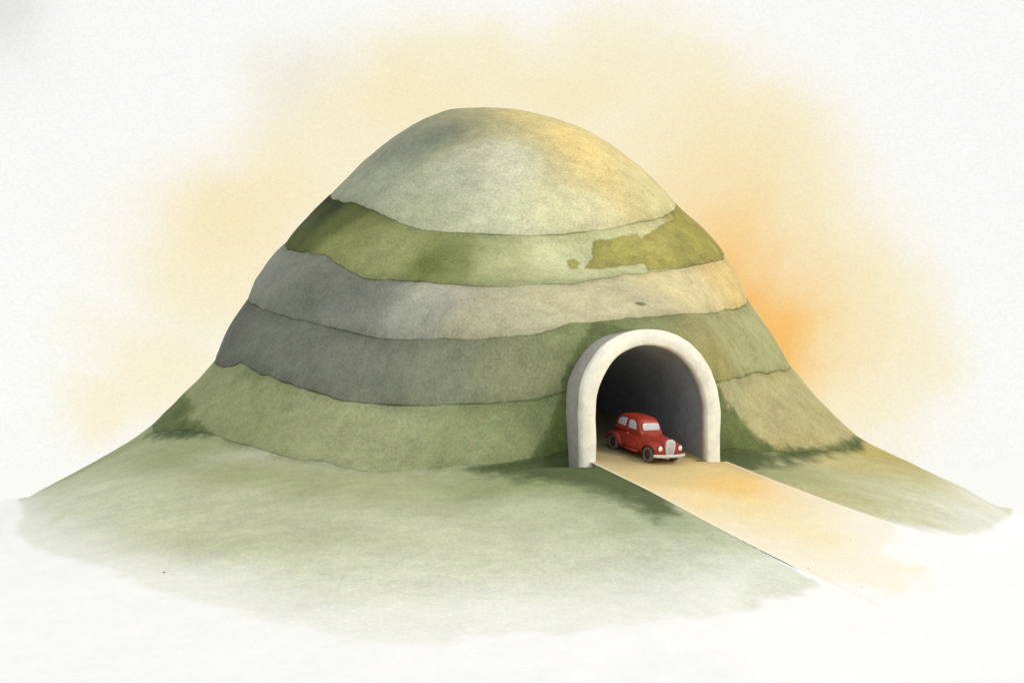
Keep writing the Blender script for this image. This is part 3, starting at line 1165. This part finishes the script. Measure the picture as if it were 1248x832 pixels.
# ------------------------------------------------------------------ sky and sun
SUN_DIR = Vector((.76, -.36, .56)).normalized()
w = bpy.data.worlds.new('World')
scene.world = w
w.use_nodes = True
nt = w.node_tree
h = NT_(nt)
bg = nt.nodes['Background']
out = nt.nodes['World Output']
dirn = tex_co(h, 'Generated')
sep = nt.nodes.new('ShaderNodeSeparateXYZ')
nt.links.new(dirn, sep.inputs[0])
yy = h.math('MAXIMUM', sep.outputs[1], .02)
u0 = h.math('DIVIDE', sep.outputs[0], yy)
v0 = h.math('DIVIDE', sep.outputs[2], yy)
front = h.ramp(sep.outputs[1], .3, .7)
nz = h.noise(dirn, 9, 5, .55, col=True)
ns = nt.nodes.new('ShaderNodeSeparateColor')
nt.links.new(nz, ns.inputs[0])
u = h.math('MULTIPLY_ADD', h.math('SUBTRACT', ns.outputs[0], .5), .10, u0)
v = h.math('MULTIPLY_ADD', h.math('SUBTRACT', ns.outputs[1], .5), .10, v0)


def cloud(px, py, rx, ry, pw=1.0, soft=True):
    d = ray(px, py)
    cu, cv = d.x / d.y, d.z / d.y
    a = h.math('DIVIDE', h.math('SUBTRACT', u, cu), rx / FPX)
    b_ = h.math('DIVIDE', h.math('SUBTRACT', v, cv), ry / FPX)
    q = h.math('ADD', h.math('MULTIPLY', a, a), h.math('MULTIPLY', b_, b_))
    return h.math('MULTIPLY', h.math('POWER', 2.718, h.math('MULTIPLY', q, -1.0)), pw)


white = (.985, .985, .95)
broad = None
for c_ in [(600, 140, 230, 145, 1), (760, 120, 200, 140, 1), (900, 220, 170, 150, 1), (990, 380, 160, 190, 1), (430, 220, 200, 140, .8),
           (290, 330, 190, 150, .8), (190, 450, 140, 120, .72), (1050, 480, 110, 120, .8), (1085, 400, 90, 170, .75), (125, 490, 90, 80, .7), (110, 420, 80, 80, .5), (600, 350, 300, 250, 1)]:
    k_ = cloud(*c_)
    broad = k_ if broad is None else h.math('MAXIMUM', broad, k_)
bf_ = h.math('MULTIPLY', h.ramp(broad, .18, .78), front)
col = h.mix(h.math('MULTIPLY', bf_, .88), white, lin((251, 241, 206)))
peach = h.math('MAXIMUM', h.math('MAXIMUM', cloud(300, 275, 130, 95, .6), cloud(880, 200, 130, 110, .5)), cloud(500, 140, 160, 60, .35))
peach = h.math('MAXIMUM', peach, cloud(690, 100, 130, 50, .35))
col = h.mix(h.math('MULTIPLY', peach, front), col, lin((250, 228, 174)))
amber = h.math('MAXIMUM', cloud(900, 310, 70, 115, .65), cloud(965, 400, 80, 95, .85))
col = h.mix(h.math('MULTIPLY', amber, front), col, lin((250, 206, 116)))
core = h.math('MULTIPLY', h.math('MAXIMUM', h.math('MAXIMUM', cloud(905, 330, 32, 66, .6), cloud(928, 370, 36, 62, .8)), cloud(955, 410, 36, 66, .75)), front)
col = h.mix(core, col, lin((251, 184, 88)))
greyc = h.math('MULTIPLY', h.math('MAXIMUM', cloud(350, 105, 60, 60, .35), cloud(0, 0, 60, 80, .0)), front)
col = h.mix(greyc, col, lin((228, 220, 190)))
vignette = h.math('MULTIPLY', cloud(-20, -20, 75, 110, .5), front)  # vignette darkening painted into the sky colour, no real cloud
col = h.mix(vignette, col, lin((205, 203, 198)))
# fine mottling of the cloud deck
gr = h.noise(h.vmul(dirn, (560, 560, 720)), 1.0, 2, .6)
sc = nt.nodes.new('ShaderNodeVectorMath')
sc.operation = 'SCALE'
nt.links.new(col, sc.inputs[0])
h.val(sc.inputs['Scale'], h.math('MULTIPLY_ADD', h.math('SUBTRACT', gr, .5), .21, 1.0))
nt.links.new(sc.outputs[0], bg.inputs['Color'])
bg.inputs['Strength'].default_value = 1.0
sky = nt.nodes.new('ShaderNodeTexSky')
sky.sky_type = 'NISHITA'
sky.sun_disc = False
sky.sun_elevation = math.asin(SUN_DIR.z)
sky.sun_rotation = math.atan2(SUN_DIR.x, SUN_DIR.y)
bg2 = nt.nodes.new('ShaderNodeBackground')
nt.links.new(sky.outputs[0], bg2.inputs['Color'])
bg2.inputs['Strength'].default_value = .1
mx = nt.nodes.new('ShaderNodeMixShader')
mx.inputs[0].default_value = .96      # a nearly closed deck of bright cloud over the clear sky
nt.links.new(bg2.outputs[0], mx.inputs[1])
nt.links.new(bg.outputs[0], mx.inputs[2])
nt.links.new(mx.outputs[0], out.inputs['Surface'])

sd = bpy.data.lights.new('sun', 'SUN')
sd.energy, sd.angle, sd.color = 1.25, rad(12), (1, .90, .74)
sun = bpy.data.objects.new('sun', sd)
COL.objects.link(sun)
sun.rotation_euler = SUN_DIR.to_track_quat('Z', 'Y').to_euler()

vs_ = scene.view_settings
scene.display_settings.display_device = 'sRGB'
vs_.view_transform, vs_.look, vs_.exposure, vs_.gamma = 'Standard', 'None', 0, 1
vs_.use_curve_mapping = False
scene.cycles.max_bounces = 6
